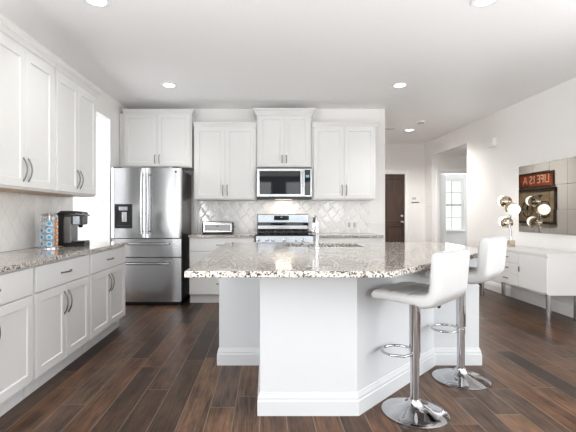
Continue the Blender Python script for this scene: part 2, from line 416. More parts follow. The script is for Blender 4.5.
def casing(x0, x1, ztop, parent, y):
    """casing on a wall facing -Y: path up, over, down; offset outwards, depth toward the viewer"""
    bm = molding(bmesh.new(), [(x0, 0), (x0, ztop), (x1, ztop), (x1, 0)][::-1], CASP)
    for v in bm.verts: v.co = Vector((v.co.x, y - v.co.z, v.co.y))
    return obj('door_casing', bm, M_TRIM, parent)
casing(-hw, hw, DZ, d, 0)
# bedroom doorway: casing and a white leaf standing open into the room
d = thing('door_2', 'white bedroom door standing ajar in its white casing', 'door', (A0, HO1, 0)); d['kind'] = 'structure'
casing(0, A1 - A0, AZ, d, 0)
leafM = Matrix.Translation((0.02, T, 0)) @ Matrix.Rotation(math.radians(54), 4, 'Z')
bm = box(bmesh.new(), 0, 0.70, -0.018, 0.018, 0.01, AZ - 0.01, 0, leafM); obj('door_leaf', bm, M_TRIM, d)
bm = B(0, 0.018, 0.001, T - 0.001, 0, AZ); box(bm, A1 - A0 - 0.018, A1 - A0, 0.001, T - 0.001, 0, AZ); box(bm, 0, A1 - A0, 0.001, T - 0.001, AZ - 0.018, AZ); obj('door_jamb', bm, M_TRIM, d)
# bedroom window
w = thing('window_1', 'white divided bedroom window looking onto trees', 'window', ((WX0 + WX1) / 2, BY, WZ0)); w['kind'] = 'structure'
hx = (WX1 - WX0) / 2; hz = WZ1 - WZ0
def rectframe(bm, x0, x1, z0, z1, t, y0, y1):
    box(bm, x0, x0 + t, y0, y1, z0, z1); box(bm, x1 - t, x1, y0, y1, z0, z1); box(bm, x0 + t, x1 - t, y0, y1, z0, z0 + t); box(bm, x0 + t, x1 - t, y0, y1, z1 - t, z1); return bm
obj('window_frame', rectframe(bmesh.new(), -hx, hx, 0, hz, 0.045, 0.02, 0.1), M_TRIM, w)
bm = B(-hx + .045, hx - .045, 0.04, 0.08, hz / 2 - .025, hz / 2 + .025)
for k in (0,): box(bm, -0.01, 0.01, 0.05, 0.07, 0.045, hz - .045)
for zz in (hz * .25, hz * .75): box(bm, -hx + .045, hx - .045, 0.051, 0.069, zz - .01, zz + .01)
obj('window_sash', bm, mat('grey_sash', (0.45, 0.47, 0.47), 0.4), w)
obj('window_pane', B(-hx + .045, hx - .045, 0.058, 0.062, 0.045, hz - .045), M_PANE, w)
obj('window_sill', B(-hx - .05, hx + .05, -0.06, 0.019, -0.03, 0), M_TRIM, w)
# rear windows (frames only stand in reflections)
for i, (wx, hw) in enumerate(RW):
    w = thing('window_%d' % (i + 2), 'tall living room window behind the camera, %s' % ('at the kitchen side', 'in the middle', 'at the mirror side')[i], 'window', (wx, REAR, 0.4)); w['kind'] = 'structure'
    bm = rectframe(bmesh.new(), -hw, hw, 0, 2.15, 0.05, -0.02, 0.03); box(bm, -hw + .05, hw - .05, -0.015, 0.025, 1.07, 1.13)
    obj('window_frame', bm, M_TRIM, w)

for i, (x, y, rz, tx) in enumerate(((XR, 1.5, PI * 1.5, 'on the mirror side'), (XL, -0.3, PI / 2, 'on the cabinet side'))):
    w = thing('window_%d' % (i + 5), 'wide added side window out of view, ' + tx, 'window', (x, y, 0.45), rz); w['kind'] = 'structure'  # made-up window out of view, added to bring in side light
    bm = rectframe(bmesh.new(), -1.3, 1.3, 0, 1.75, 0.05, 0.01, 0.1); box(bm, -0.03, 0.03, 0.02, 0.09, 0.05, 1.7)
    obj('window_frame', bm, M_TRIM, w)

# ------------------------------------------------------------------ cabinets
def pull(L=0.16, horiz=False, bow=0.027, r=0.005):
    pts = []
    for i in range(13):
        t = i / 12; s = (t - 0.5) * L; o = bow * math.sin(PI * t) ** 0.75
        pts.append((s, -o, 0) if horiz else (0, -o, s))
    bm = tube(bmesh.new(), pts, r, 8)
    for sgn in (-1, 1):
        p = (sgn * L / 2, 0, 0) if horiz else (0, 0, sgn * L / 2); sphere(bm, p, r * 1.5, 8, 6)
    return bm
def shaker(x0, x1, z0, z1, st=0.058, t=0.02, rec=0.009, sl=0.005):
    """door panel facing -Y with its back at y=0"""
    bm = bmesh.new()
    def ring(x0, x1, z0, z1, y): return [bm.verts.new(p) for p in ((x0, y, z0), (x1, y, z0), (x1, y, z1), (x0, y, z1))]
    e = 0.002
    rs = [ring(x0, x1, z0, z1, 0), ring(x0, x1, z0, z1, -t + e), ring(x0 + e, x1 - e, z0 + e, z1 - e, -t), ring(x0 + st, x1 - st, z0 + st, z1 - st, -t), ring(x0 + st + sl, x1 - st - sl, z0 + st + sl, z1 - st - sl, -t + rec)]
    bm.faces.new(rs[0]); bm.faces.new(rs[-1])
    for a, b in zip(rs, rs[1:]):
        for i in range(4): bm.faces.new((a[i], a[(i + 1) % 4], b[(i + 1) % 4], b[i]))
    return bm
def drawer_front(x0, x1, z0, z1, t=0.02): return B(x0, x1, -t, 0, z0, z1)
HANDLE = {}
def add_pull(parent, loc, horiz=False, L=0.16):
    key = (horiz, L)
    if key not in HANDLE:
        o = obj('handle', pull(L, horiz), M_NICKEL, parent, loc, smooth=True); HANDLE[key] = o.data
    else:
        o = bpy.data.objects.new('handle', HANDLE[key]); COL.objects.link(o); o.parent = parent; o.location = loc
    return o
CROWN = [(0, 0), (0.010, 0), (0.012, 0.018), (0.020, 0.022), (0.030, 0.045), (0.042, 0.058), (0.046, 0.060), (0.046, 0.075), (0, 0.075)]
def crown(parent, w, dep, ztop, k=1.0, left=True, right=True, lt=0.0):
    prof = [(o * k, ztop - 0.075 * k + z * k) for o, z in CROWN]
    path = ([(-w / 2, dep)] if left else []) + [(-w / 2, 0), (w / 2, 0)] + ([(w / 2, dep)] if right else [])
    return obj('crown_molding', molding(bmesh.new(), path, prof), M_CAB, parent)
def upper(label, loc, rz, w, z0, z1, dep=0.31, ck=1.0, left=True, right=True, hl=0.16, group=None, maple=False, gap_l=0):
    """loc = centre of the front face at floor level; the carcass goes back to +y"""
    t = thing('wall_cabinet', label, 'cabinet', (*loc, 0), rz, group)
    t.location.z = z0; H = z1 - z0
    bm = B(-w / 2, w / 2, 0, dep, 0.0, H - 0.004)
    obj('carcass', bm, M_CAB, t)
    if maple: obj('bottom_panel', B(-w / 2 + 0.015, w / 2 - 0.015, 0.02, dep - 0.002, -0.004, -0.0005), M_MAPLE, t)
    m = 0.022; zt = H - 0.075 * ck - 0.006
    g = 0.0015
    for s, a, b in ((-1, -w / 2 + m, -g), (1, g, w / 2 - m)):
        dr = obj('door', shaker(a, b, 0.016, zt), M_CAB, t)
        add_pull(dr, (s * 0.03 + (0), -0.02, 0.016 + 0.045 + hl / 2), False, hl)
    crown(t, w, dep, H, ck, left, right)
    return t
def base_cab(label, loc, rz, w, layout='dd', dep=0.58, group=None, H=0.877):
    dz = H - 0.877
    t = thing('base_cabinet', label, 'cabinet', (*loc, 0), rz, group)
    obj('carcass', B(-w / 2, w / 2, 0, dep, 0.114, H), M_CAB, t)
    obj('toe_kick', B(-w / 2, w / 2, 0.05, dep, 0, 0.114), M_CAB, t)
    m = 0.011; g = 0.0015
    if layout == 'dd':
        dr = obj('drawer', drawer_front(-w / 2 + m, w / 2 - m, 0.695 + dz, 0.864 + dz), M_CAB, t, bevel=0.004); add_pull(dr, (0, -0.02, 0.779 + dz), True, 0.14)
        for s, a, b in ((-1, -w / 2 + m, -g), (1, g, w / 2 - m)):
            o = obj('door', shaker(a, b, 0.122, 0.686 + dz), M_CAB, t); add_pull(o, (s * 0.03, -0.02, 0.682 + dz - 0.05 - 0.08), False, 0.16)
    else:
        for z0, z1 in ((0.695, 0.864), (0.415, 0.686), (0.125, 0.406)):
            dr = obj('drawer', drawer_front(-w / 2 + m, w / 2 - m, z0, z1), M_CAB, t, bevel=0.004); add_pull(dr, (0, -0.02, (z0 + z1) / 2), True, 0.14)
    return t
LX = -1.488           # base door plane on the left
yend = 4.25; WL = [0.86, 0.815, 0.815]
lab = ['white base cabinet at the far end of the left run, beside the refrigerator', 'white base cabinet in the middle of the left run', 'white base cabinet nearest the camera, cut by the frame edge']
for i in range(3):
    base_cab(lab[i], (LX - 0.02, yend - sum(WL[:i]) - WL[i] / 2), PI / 2, WL[i] - 0.008, group='base cabinets of the left run', dep=0.55, H=0.861)
yue = 4.09; wu = 0.81; UX = -1.745
upper('pair of white wall cabinet doors above the coffee machine', (UX, yue - wu / 2), PI / 2, wu - 0.008, 1.366, 2.44, dep=0.31, left=False, right=True, group='wall cabinets of the left run', maple=True)
upper('white wall cabinet nearest the camera at the left frame edge', (UX, yue - wu * 1.5), PI / 2, wu - 0.008, 1.366, 2.44, dep=0.31, left=False, right=False, group='wall cabinets of the left run', maple=True)
def slab(name, pts, label, z1=0.91, edge=0.004):
    o = obj(name, prism(bmesh.new(), pts, z1 - 0.032, z1), M_GRANITE, None, bevel=edge); return tag(o, label, 'countertop')
slab('countertop', [(XL + 0.002, 1.74), (-1.468, 1.74), (-1.468, 4.258), (XL + 0.002, 4.258)], 'speckled granite countertop along the left wall under the coffee machine', 0.894)
# back wall run
FY = YB - 0.62
base_cab('white three-drawer base cabinet between refrigerator and range', ((-1.02 - 0.147) / 2, FY), 0, 0.871, 'ddd', dep=0.61)
base_cab('white base cabinet right of the range, behind the faucet', ((0.637 + 1.545) / 2, FY), 0, 0.906, 'dd', dep=0.61)
slab('countertop', [(-1.03, YB - 0.002), (-1.03, FY - 0.035), (-0.145, FY - 0.035), (-0.145, YB - 0.002)], 'short granite countertop under the steel toaster, left of the range')
slab('countertop', [(0.634, YB - 0.002), (0.634, FY - 0.035), (1.56, FY - 0.035), (1.56, YB - 0.002)], 'short granite countertop right of the range')
UY = YB - 0.33
upper('short white wall cabinet above the refrigerator', ((-2.006 - 1.038) / 2, UY), 0, 0.966, 1.842, 2.655, dep=0.327, left=False, hl=0.11, ck=0.75)
upper('tall white wall cabinet left of the microwave, above the toaster', ((-1.012 - 0.133) / 2, UY), 0, 0.877, 1.392, 2.475, dep=0.327, left=False, right=False, hl=0.14, ck=0.9)
upper('short raised white wall cabinet above the microwave', ((-0.129 + 0.638) / 2, UY - 0.012), 0, 0.765, 1.845, 2.66, dep=0.338, hl=0.1, ck=1.2)
upper('tall white wall cabinet right of the microwave, beside the hall', ((0.643 + 1.543) / 2, UY), 0, 0.898, 1.392, 2.475, dep=0.327, left=False, hl=0.14, ck=0.9)
# fillers beside the refrigerator
struct('trim_1', B(-2.055, -2.008, UY + 0.01, YB - 0.002, 1.842, 2.60), M_CAB, label='filler strip between left wall and refrigerator cabinet')
struct('trim_2', B(-1.068, -1.012, YB - 0.035, YB - 0.002, 0.912, 1.388), M_TRIM, label='white filler strip at the left end of the back tile')
# tile
t_ = obj('tile_backsplash', B(-1.008, 1.536, YB - 0.012, YB - 0.001, 0.912, 1.39), M_TILEX); tag(t_, 'glossy pale lantern tile backsplash behind the range', 'backsplash')
t_ = obj('tile_backsplash', B(XL + 0.001, XL + 0.012, 1.74, 4.18, 0.896, 1.364), M_TILEY); tag(t_, 'pale lantern tile backsplash on the left wall behind the coffee machine', 'backsplash')

# ------------------------------------------------------------------ refrigerator
f = thing('refrigerator', 'stainless french-door refrigerator with an ice and water dispenser', 'refrigerator', (-1.55, 5.17, 0))
hw = 0.452
obj('cabinet_body', B(-hw + 0.004, hw - 0.004, 0.075, 0.74, 0.05, 1.765), M_STEELD, f, bevel=0.004)
obj('base_grille', B(-hw + 0.01, hw - 0.01, 0.05, 0.3, 0.0, 0.052), M_BLACK, f)
def bowed(x0, x1, z0, z1, bow=0.012, t=0.07, n=14):
    """appliance door: front gently bowed across its width, round vertical edges"""
    pts = []
    for i in range(n + 1):
        u = i / n; x = x0 + (x1 - x0) * u; e = min(u, 1 - u) * (x1 - x0)
        rnd = 0.012 * (1 - min(1, e / 0.014)) ** 2
        pts.append((x, -bow * (1 - (2 * u - 1) ** 2) + rnd))
    pts += [(x1, t), (x0, t)]
    return prism(bmesh.new(), pts, z0, z1)
for s in (-1, 1):
    a, b = (-hw, -0.0025) if s < 0 else (0.0025, hw)
    dr = obj('door', bowed(a, b, 0.880, 1.785), M_STEEL, f, smooth=True)
    pts = []
    hx_ = s * 0.036
    for i in range(15):
        u = i / 14; pts.append((hx_ + s * 0.006 * math.sin(PI * u), -0.058 - 0.012 * math.sin(PI * u), 0.935 + 0.79 * u))
    bm = tube(bmesh.new(), pts, 0.0125, 10)
    for zz in (0.965, 1.695): cyl(bm, (hx_, -0.008, zz), (hx_, -0.06, zz), 0.009, 8)
    obj('handle', bm, M_STEEL, dr, smooth=True)
    if s < 0:
        dp = obj('dispenser', rectframe(bmesh.new(), -0.40, -0.175, 1.005, 1.318, 0.028, -0.022, 0.02), M_BLACK, dr, bevel=0.002)
        obj('dispenser_recess', B(-0.373, -0.202, -0.0145, 0.02, 1.032, 1.291), M_BLACK, dp)
        obj('dispenser_control', B(-0.345, -0.235, -0.0185, -0.0146, 1.235, 1.285), M_APPL, dp, bevel=0.003)
        obj('dispenser_paddle', B(-0.305, -0.245, -0.0185, -0.0146, 1.09, 1.215), M_STEEL, dp, bevel=0.004)
        obj('dispenser_tray', B(-0.372, -0.203, -0.030, -0.0146, 1.034, 1.045), M_DARK, dp)
for z0, z1, hz_ in ((0.636, 0.868, 0.805), (0.055, 0.624, 0.552)):
    dr = obj('freezer_drawer', bowed(-hw, hw, z0, z1), M_STEEL, f, smooth=True)
    bm = tube(bmesh.new(), [(-0.31 + 0.62 * i / 14, -0.058 - 0.016 * math.sin(PI * i / 14), hz_) for i in range(15)], 0.0135, 10)
    for xx in (-0.285, 0.285): box(bm, xx - 0.012, xx + 0.012, -0.066, -0.004, hz_ - 0.012, hz_ + 0.012)
    obj('handle', bm, M_STEEL, dr, smooth=True)
for z0, z1 in ((0.868, 0.880), (0.624, 0.636)): obj('gasket', B(-hw + .006, hw - .006, 0.012, 0.073, z0, z1), M_GAP, f)
obj('door_gap', B(-0.0024, 0.0024, 0.01, 0.073, 0.88, 1.78), M_GAP, f)
for s in (-1, 1): obj('hinge_cover', B(s * 0.38 - 0.05, s * 0.38 + 0.05, 0.02, 0.14, 1.786, 1.803), M_DARK, f, bevel=0.004)
obj('badge', lathe(bmesh.new(), [(0.014, 0), (0.014, 0.003), (0, 0.003)], 16, aim((0.385, -0.0045, 1.735), (0, -1, 0))), M_DARK, f)

# ------------------------------------------------------------------ range and microwave
r_ = thing('range', 'stainless freestanding range with black cooktop and knobs on its front', 'range', (0.2465, 5.27, 0))
hw = 0.379
obj('oven_body', B(-hw, hw, 0.03, 0.645, 0.03, 0.90), M_DARK, r_)
obj('cooktop', B(-hw, hw, 0.0, 0.645, 0.9005, 0.918), M_GLASSBLK, r_, bevel=0.004)
bm = bmesh.new(); prism(bm, [(0, 0.80), (0.03, 0.80), (0.03, 0.8995), (0.012, 0.8995)], -hw, hw)
for v in bm.verts: v.co = Vector((v.co.z, v.co.x, v.co.y))
obj('control_panel', bm, M_APPL, r_)
for x in (-0.345, -0.235, -0.155, 0.0, 0.155, 0.245):
    bm = lathe(bmesh.new(), [(0.024, 0), (0.024, 0.008), (0.019, 0.012), (0.017, 0.034), (0, 0.035)], 18, aim((x, 0.005, 0.85), (0, -1, 0.1)))
    box(bm, x - 0.003, x + 0.003, -0.037, -0.028, 0.84, 0.87)
    obj('knob', bm, M_STEEL, r_, smooth=True)
od = obj('oven_door', B(-hw + 0.004, hw - 0.004, 0.0, 0.029, 0.235, 0.79), M_APPL, r_, bevel=0.005)
obj('oven_window', B(-0.27, 0.27, -0.003, 0.002, 0.33, 0.64), M_GLASSBLK, od)
bm = tube(bmesh.new(), [(-0.33, -0.05, 0.745), (0.33, -0.05, 0.745)], 0.012, 10)
for x in (-0.3, 0.3): cyl(bm, (x, 0.0, 0.745), (x, -0.05, 0.745), 0.009, 8)
obj('handle', bm, M_STEEL, od, smooth=True)
obj('storage_drawer', B(-hw + 0.004, hw - 0.004, 0.0, 0.029, 0.05, 0.225), M_APPL, r_, bevel=0.005)
for sx in (-0.24, 0.0, 0.24):
    bm = bmesh.new(); x0, x1, y0, y1 = sx - 0.115, sx + 0.115, 0.06, 0.54
    for a, b in (((x0, y0), (x1, y0)), ((x1, y0), (x1, y1)), ((x1, y1), (x0, y1)), ((x0, y1), (x0, y0)), ((sx, y0), (sx, y1)), ((x0, 0.18), (x1, 0.18)), ((x0, 0.3), (x1, 0.3)), ((x0, 0.42), (x1, 0.42))):
        box(bm, min(a[0], b[0]) - .006, max(a[0], b[0]) + .006, min(a[1], b[1]) - .006, max(a[1], b[1]) + .006, 0.936, 0.950)
    for a in ((x0, y0), (x1, y0), (x0, y1), (x1, y1)): box(bm, a[0] - .006, a[0] + .006, a[1] - .006, a[1] + .006, 0.918, 0.937)
    obj('grate', bm, M_IRON, r_)
for sx, sy in ((-0.24, 0.18), (-0.24, 0.42), (0.24, 0.18), (0.24, 0.42), (0, 0.3)):
    obj('burner', lathe(bmesh.new(), [(0.05, 0.918), (0.05, 0.926), (0.034, 0.928), (0.034, 0.933), (0, 0.934)], 20, Matrix.Translation((sx, sy, 0))), M_IRON, r_, smooth=True)
bg_ = obj('backguard', B(-hw + 0.005, hw - 0.005, 0.595, 0.645, 1.055, 1.19), M_APPL, r_, bevel=0.012, bseg=3)
obj('clock_display', B(-0.13, 0.09, 0.590, 0.5948, 1.10, 1.165), M_GLASSBLK, bg_)
obj('clock_digits', B(-0.035, -0.005, 0.5885, 0.5898, 1.137, 1.150), M_BULBLENS, bg_)
obj('backguard_glass', B(-hw + 0.005, hw - 0.005, 0.588, 0.645, 0.9185, 1.054), M_GLASSBLK, r_)
obj('backguard_strip', B(-hw + 0.012, hw - 0.012, 0.582, 0.5875, 0.968, 1.022), M_STEEL, r_, bevel=0.003)

mw = thing('microwave', 'stainless over-the-range microwave with a black glass door', 'microwave', (0.2535, 5.545, 1.405))
hw = 0.380
obj('housing', B(-hw, hw, 0.02, 0.38, 0.02, 0.415), M_STEELD, mw)
obj('vent_grille', B(-hw, hw, 0.0, 0.37, -0.004, 0.019), M_BLACK, mw)
dr = obj('door', rectframe(bmesh.new(), -hw, 0.258, 0.025, 0.415, 0.036, -0.012, 0.019), M_STEEL, mw, bevel=0.003)
obj('door_window', B(-hw + 0.036, 0.222, -0.008, 0.0185, 0.061, 0.379), M_GLASSBLK, dr)
bm = tube(bmesh.new(), [(0.232, -0.042, 0.065), (0.232, -0.047, 0.22), (0.232, -0.042, 0.375)], 0.014, 10)
for zz in (0.085, 0.355): box(bm, 0.223, 0.241, -0.042, -0.01, zz - 0.01, zz + 0.01)
obj('handle', bm, M_STEEL, dr, smooth=True)
cp = obj('control_panel', rectframe(bmesh.new(), 0.261, hw, 0.025, 0.415, 0.02, -0.012, 0.019), M_STEEL, mw, bevel=0.003)
obj('keypad', B(0.281, hw - 0.02, -0.009, 0.0185, 0.045, 0.395), M_GLASSBLK, cp)
obj('display', B(0.295, 0.345, -0.0105, -0.0092, 0.29, 0.325), M_BULBLENS, cp)
obj('task_light', B(-0.12, 0.12, 0.2, 0.27, -0.008, -0.0045), mat('task_lens', (1, 1, 1), 0.5, emit=(1, 0.87, 0.7), estr=1.6), mw)
area('microwave_task_light', (0.2535, 5.80, 1.392), (0, 0, 0), 0.22, 0.06, 1.3, (1, 0.85, 0.68))

# ------------------------------------------------------------------ island
isl = thing('kitchen_island', 'white kitchen island with an angled seating side', 'island', (0.6, 3.1, 0))
IP = [(-0.035, 2.372), (0.54, 2.372), (1.327, 3.159), (1.682, 3.159), (1.682, 3.86), (-0.37, 3.86), (-0.37, 3.159), (-0.035, 3.159)]
IP = [(x - 0.6, y - 3.1) for x, y in IP]
obj('body', prism(bmesh.new(), IP, 0, 0.8775), M_ISL, isl)
obj('skirting', molding(bmesh.new(), IP, [(o * 1.0, z) for o, z in BASEP], True), M_ISL, isl)
obj('apron_molding', molding(bmesh.new(), IP, [(0, 0.838), (0.008, 0.838), (0.012, 0.846), (0.012, 0.862), (0.018, 0.8772), (0, 0.8772)], True), M_ISL, isl)
CT = [(-0.400, 1.955), (0.615, 1.955), (1.735, 3.075), (1.735, 3.97), (-0.400, 3.97)]
SX0, SX1, SY0, SY1 = 0.16, 0.84, 3.42, 3.80
def holed_slab(pts, hole, z0, z1):
    bm = bmesh.new(); vs = {}
    def loop(p, z): return [bm.verts.new((x, y, z)) for x, y in p]
    for z in (z0, z1):
        o = loop(pts, z); h = loop(hole, z)
        es = [bm.edges.new((o[i], o[(i + 1) % len(o)])) for i in range(len(o))] + [bm.edges.new((h[i], h[(i + 1) % len(h)])) for i in range(len(h))]
        bmesh.ops.triangle_fill(bm, use_beauty=True, use_dissolve=False, edges=es); vs[z] = (o, h)
    for k in (0, 1):
        a, b = vs[z0][k], vs[z1][k]
        for i in range(len(a)): bm.faces.new((a[i], a[(i + 1) % len(a)], b[(i + 1) % len(a)], b[i]))
    return bm
o = obj('countertop', holed_slab(CT, [(SX0, SY0), (SX1, SY0), (SX1, SY1), (SX0, SY1)], 0.878, 0.91), M_GRANITE, None, bevel=0.004)
tag(o, 'large speckled granite island countertop with clipped corner and sink', 'countertop')
# carve the basin from the island body: undermount sink hangs below the stone
body = [c for c in isl.children if c.name.startswith('body')][0]
cut = obj('cutter', B(SX0 - 0.63, SX1 - 0.57, SY0 - 3.13, SY1 - 3.07, 0.66, 1.0), M_ISL, isl)
bo = body.modifiers.new('sink_cutout', 'BOOLEAN'); bo.object = cut; bo.operation = 'DIFFERENCE'; bo.solver = 'EXACT'
bpy.context.view_layer.update()
dg = bpy.context.evaluated_depsgraph_get(); newme = bpy.data.meshes.new_from_object(body.evaluated_get(dg)); body.modifiers.clear(); body.data = newme
bpy.data.objects.remove(cut)
sk = thing('sink', 'steel undermount sink in the island countertop behind the faucet', 'sink', (0.5, 3.61, 0.69))
w2, d2 = 0.345, 0.195
bm = bmesh.new(); box(bm, -w2, w2, -d2, d2, 0, 0.006)
for a in ((-w2, -w2 + .006, -d2, d2), (w2 - .006, w2, -d2, d2), (-w2, w2, -d2, -d2 + .006), (-w2, w2, d2 - .006, d2)): box(bm, *a, 0, 0.186)
obj('basin', bm, M_STEEL, sk); obj('drain', lathe(bmesh.new(), [(0.045, 0.006), (0.045, 0.009), (0.03, 0.0075), (0, 0.0075)], 20), M_CHROME, sk)
fc = thing('faucet', 'chrome pull-down kitchen faucet with a side lever on the island', 'faucet', (0.425, 3.34, 0.91))
obj('base_ring', lathe(bmesh.new(), [(0.031, 0), (0.031, 0.008), (0.025, 0.014), (0.025, 0.016)], 24), M_CHROME, fc, smooth=True)
obj('column', lathe(bmesh.new(), [(0.018, 0.014), (0.017, 0.10), (0.021, 0.12), (0.021, 0.15), (0.015, 0.17)], 24), M_CHROME, fc, smooth=True)
pts = [(0, 0.0, 0.16), (0, 0.0, 0.20)] + [(0, 0.10 - 0.10 * math.cos(a), 0.20 + 0.055 * math.sin(a)) for a in [PI * k / 10 for k in range(1, 9)]] + [(0, 0.205, 0.20)]
obj('spout', tube(bmesh.new(), pts, 0.014, 14), M_CHROME, fc, smooth=True)
obj('spray_head', lathe(bmesh.new(), [(0.016, 0), (0.019, 0.02), (0.022, 0.085), (0.018, 0.09)], 18, aim((0, 0.203, 0.21), (0, 0.12, -1))), M_CHROME, fc, smooth=True)
obj('lever', tube(bmesh.new(), [(-0.02, 0, 0.13), (-0.05, 0, 0.14), (-0.075, -0.005, 0.165), (-0.09, -0.005, 0.175)], 0.008, 10), M_CHROME, fc, smooth=True)
obj('cap_knob', lathe(bmesh.new(), [(0.012, 0), (0.015, 0.012), (0.011, 0.03), (0.006, 0.055), (0.003, 0.068), (0, 0.069)], 16, Matrix.Translation((0, 0, 0.19))), M_CHROME, fc, smooth=True)

# ------------------------------------------------------------------ bar stools
def pad(profile, width, thick, tuft=None, nseg=4, seam=0.12):
    """upholstered pad swept along a side profile (y forward, z); rounded cross-section"""
    P = [Vector(p) for p in profile]; L = [0]
    for a, b in zip(P, P[1:]): L.append(L[-1] + (b - a).length)
    tot = L[-1]; n = 44; C = 44; bm = bmesh.new(); rings = []
    def at(s):
        for i in range(len(P) - 1):
            if s <= L[i + 1] + 1e-9:
                t = (s - L[i]) / (L[i + 1] - L[i]); return P[i].lerp(P[i + 1], t)
        return P[-1]
    for i in range(n + 1):
        u = i / n; s = u * tot; p = at(s); d = (at(min(tot, s + 0.01)) - at(max(0, s - 0.01))).normalized(); nn = Vector((-d.y, d.x))
        e = min(s, tot - s); rr = 0.028; k = math.sqrt(max(0.03, 1 - (1 - min(1, e / rr)) ** 2))
        ring = []
        for j in range(C):
            a = 2 * PI * j / C; ca, sa = math.cos(a), math.sin(a); ex = 0.2
            x = math.copysign(abs(ca) ** ex, ca) * width / 2 * (1 - 0.03 * (1 - k)); h = math.copysign(abs(sa) ** 0.55, sa) * thick / 2 * k
            if h > 0 and tuft:
                su = abs(math.sin(PI * tuft * u)); sx = abs(math.sin(PI * tuft * (x / width + 0.5)))
                h *= 1 - seam * (math.exp(-(su / 0.22) ** 2) + math.exp(-(sx / 0.22) ** 2)) * min(1, e / 0.04)
            ring.append(bm.verts.new((x, p.x + nn.x * h, p.y + nn.y * h)))
        rings.append(ring)
    for a, b in zip(rings, rings[1:]):
        for j in range(C): bm.faces.new((a[j], a[(j + 1) % C], b[(j + 1) % C], b[j]))
    bm.faces.new(rings[0][::-1]); bm.faces.new(rings[-1])
    return bm
def make_stool(label, loc, rz):
    """local +y is the way the sitter faces"""
    t = thing('bar_stool', label, 'bar stool', (*loc, 0), rz, 'white swivel bar stools at the island')
    obj('base', lathe(bmesh.new(), [(0.185, 0), (0.192, 0.003), (0.192, 0.007), (0.186, 0.011), (0.145, 0.02), (0.10, 0.032), (0.06, 0.047), (0.042, 0.06), (0.036, 0.075), (0.034, 0.08)], 56), M_CHROME, t, smooth=True)
    obj('column', lathe(bmesh.new(), [(0.026, 0.07), (0.026, 0.375)], 28), M_CHROME, t, smooth=True)
    obj('sleeve', lathe(bmesh.new(), [(0.032, 0.365), (0.032, 0.672)], 28), M_CHROME, t, smooth=True)
    pts = []
    for i in range(26):
        a = PI * i / 25; pts.append((0.105 * math.cos(a), 0.09 + 0.11 * math.sin(a) ** 0.8, 0.345))
    path = [(0.02, 0.02, 0.345), (0.07, 0.03, 0.345)] + pts + [(-0.07, 0.03, 0.345), (-0.02, 0.02, 0.345)]
    bm = tube(bmesh.new(), path, 0.0085, 10); lathe(bm, [(0.029, 0.33), (0.029, 0.366)], 24)
    obj('footrest', bm, M_CHROME, t, smooth=True)
    obj('seat_plate', B(-0.09, 0.09, -0.09, 0.09, 0.664, 0.684), M_BLACK, t, bevel=0.004)
    bm = tube(bmesh.new(), [(0.03, -0.02, 0.662), (0.08, -0.06, 0.655), (0.105, -0.085, 0.645)], 0.005, 8)
    tube(bm, [(0.098, -0.078, 0.65), (0.112, -0.092, 0.638), (0.12, -0.1, 0.628)], 0.011, 8)
    obj('lever', bm, M_BLACK, t, smooth=True)
    obj('seat', pad([(0.172, 0.704), (0.155, 0.714), (0.09, 0.72), (0.0, 0.716), (-0.10, 0.714), (-0.165, 0.722)][::-1], 0.42, 0.066, 3, seam=0.26), M_LEATHER, t, smooth=True)
    obj('backrest', pad([(-0.09, 0.710), (-0.13, 0.711), (-0.17, 0.722), (-0.196, 0.755), (-0.204, 0.84), (-0.210, 0.92), (-0.217, 0.985)][::-1], 0.42, 0.080, 2, seam=0.09), M_LEATHER, t, smooth=True)
    return t
st = make_stool('white tufted bar stool with chrome base, nearest the camera', (0.893, 2.40), math.radians(45))
s2 = dup(st, (1.405, 2.885, 0), math.radians(45), 'white tufted bar stool farther from the camera, beside the console')
for c in s2.children:                                  # this one is set a little higher
    if c.name.split('.')[0] in ('seat', 'backrest', 'lever', 'seat_plate'): c.location.z += 0.048
    if c.name.split('.')[0] == 'sleeve': c.scale.z = 1.08; c.location.z -= 0.012

# ------------------------------------------------------------------ console, lamp, mirror
CY0, CY1, CX0, CX1 = 4.385, 5.87, 3.08, 3.51
cs = thing('console_cabinet', 'low white lacquered console with three drawers on chrome legs', 'sideboard', ((CX0 + CX1) / 2, (CY0 + CY1) / 2, 0), PI * 1.5)
hx = (CY1 - CY0) / 2; hy = (CX1 - CX0) / 2      # local x runs along world -Y, local -y faces world -X
obj('carcass', B(-hx, hx, -hy + 0.018, hy, 0.295, 0.722), M_CONS, cs)
obj('top', B(-hx - 0.002, hx + 0.002, -hy - 0.004, hy, 0.7225, 0.748), M_CONS, cs, bevel=0.003)
w3 = hx * 2 / 3
for a, b, kind in ((-hx, -hx + w3, 'door'), (-hx + w3, hx - w3, 'drawers'), (hx - w3, hx, 'door')):
    a += 0.003; b -= 0.003
    if kind == 'door':
        dd = obj('door', B(a, b, -hy, -hy + 0.0178, 0.312, 0.712), M_CONS, cs, bevel=0.002)
        xx = b - 0.03 if a < 0 else a + 0.012
        obj('handle', B(xx - 0.006, xx + 0.006, -hy - 0.012, -hy, 0.49, 0.55), M_NICKEL, dd)
    else:
        for k in range(3):
            z0 = 0.312 + k * 0.1345
            dd = obj('drawer', B(a, b, -hy, -hy + 0.0178, z0, z0 + 0.130), M_CONS, cs, bevel=0.002)
            bm = B(-0.05, 0.05, -hy - 0.016, -hy - 0.008, z0 + 0.06, z0 + 0.072); box(bm, -0.045, -0.037, -hy - 0.009, -hy, z0 + 0.062, z0 + 0.07); box(bm, 0.037, 0.045, -hy - 0.009, -hy, z0 + 0.062, z0 + 0.07)
            obj('handle', bm, M_NICKEL, dd)
for sx in (-1, 1):
    for sy in (-1, 1): obj('leg', lathe(bmesh.new(), [(0.026, 0), (0.026, 0.295)], 24, Matrix.Translation((sx * (hx - 0.06), sy * (hy - 0.06), 0))), M_CHROME, cs, smooth=True)
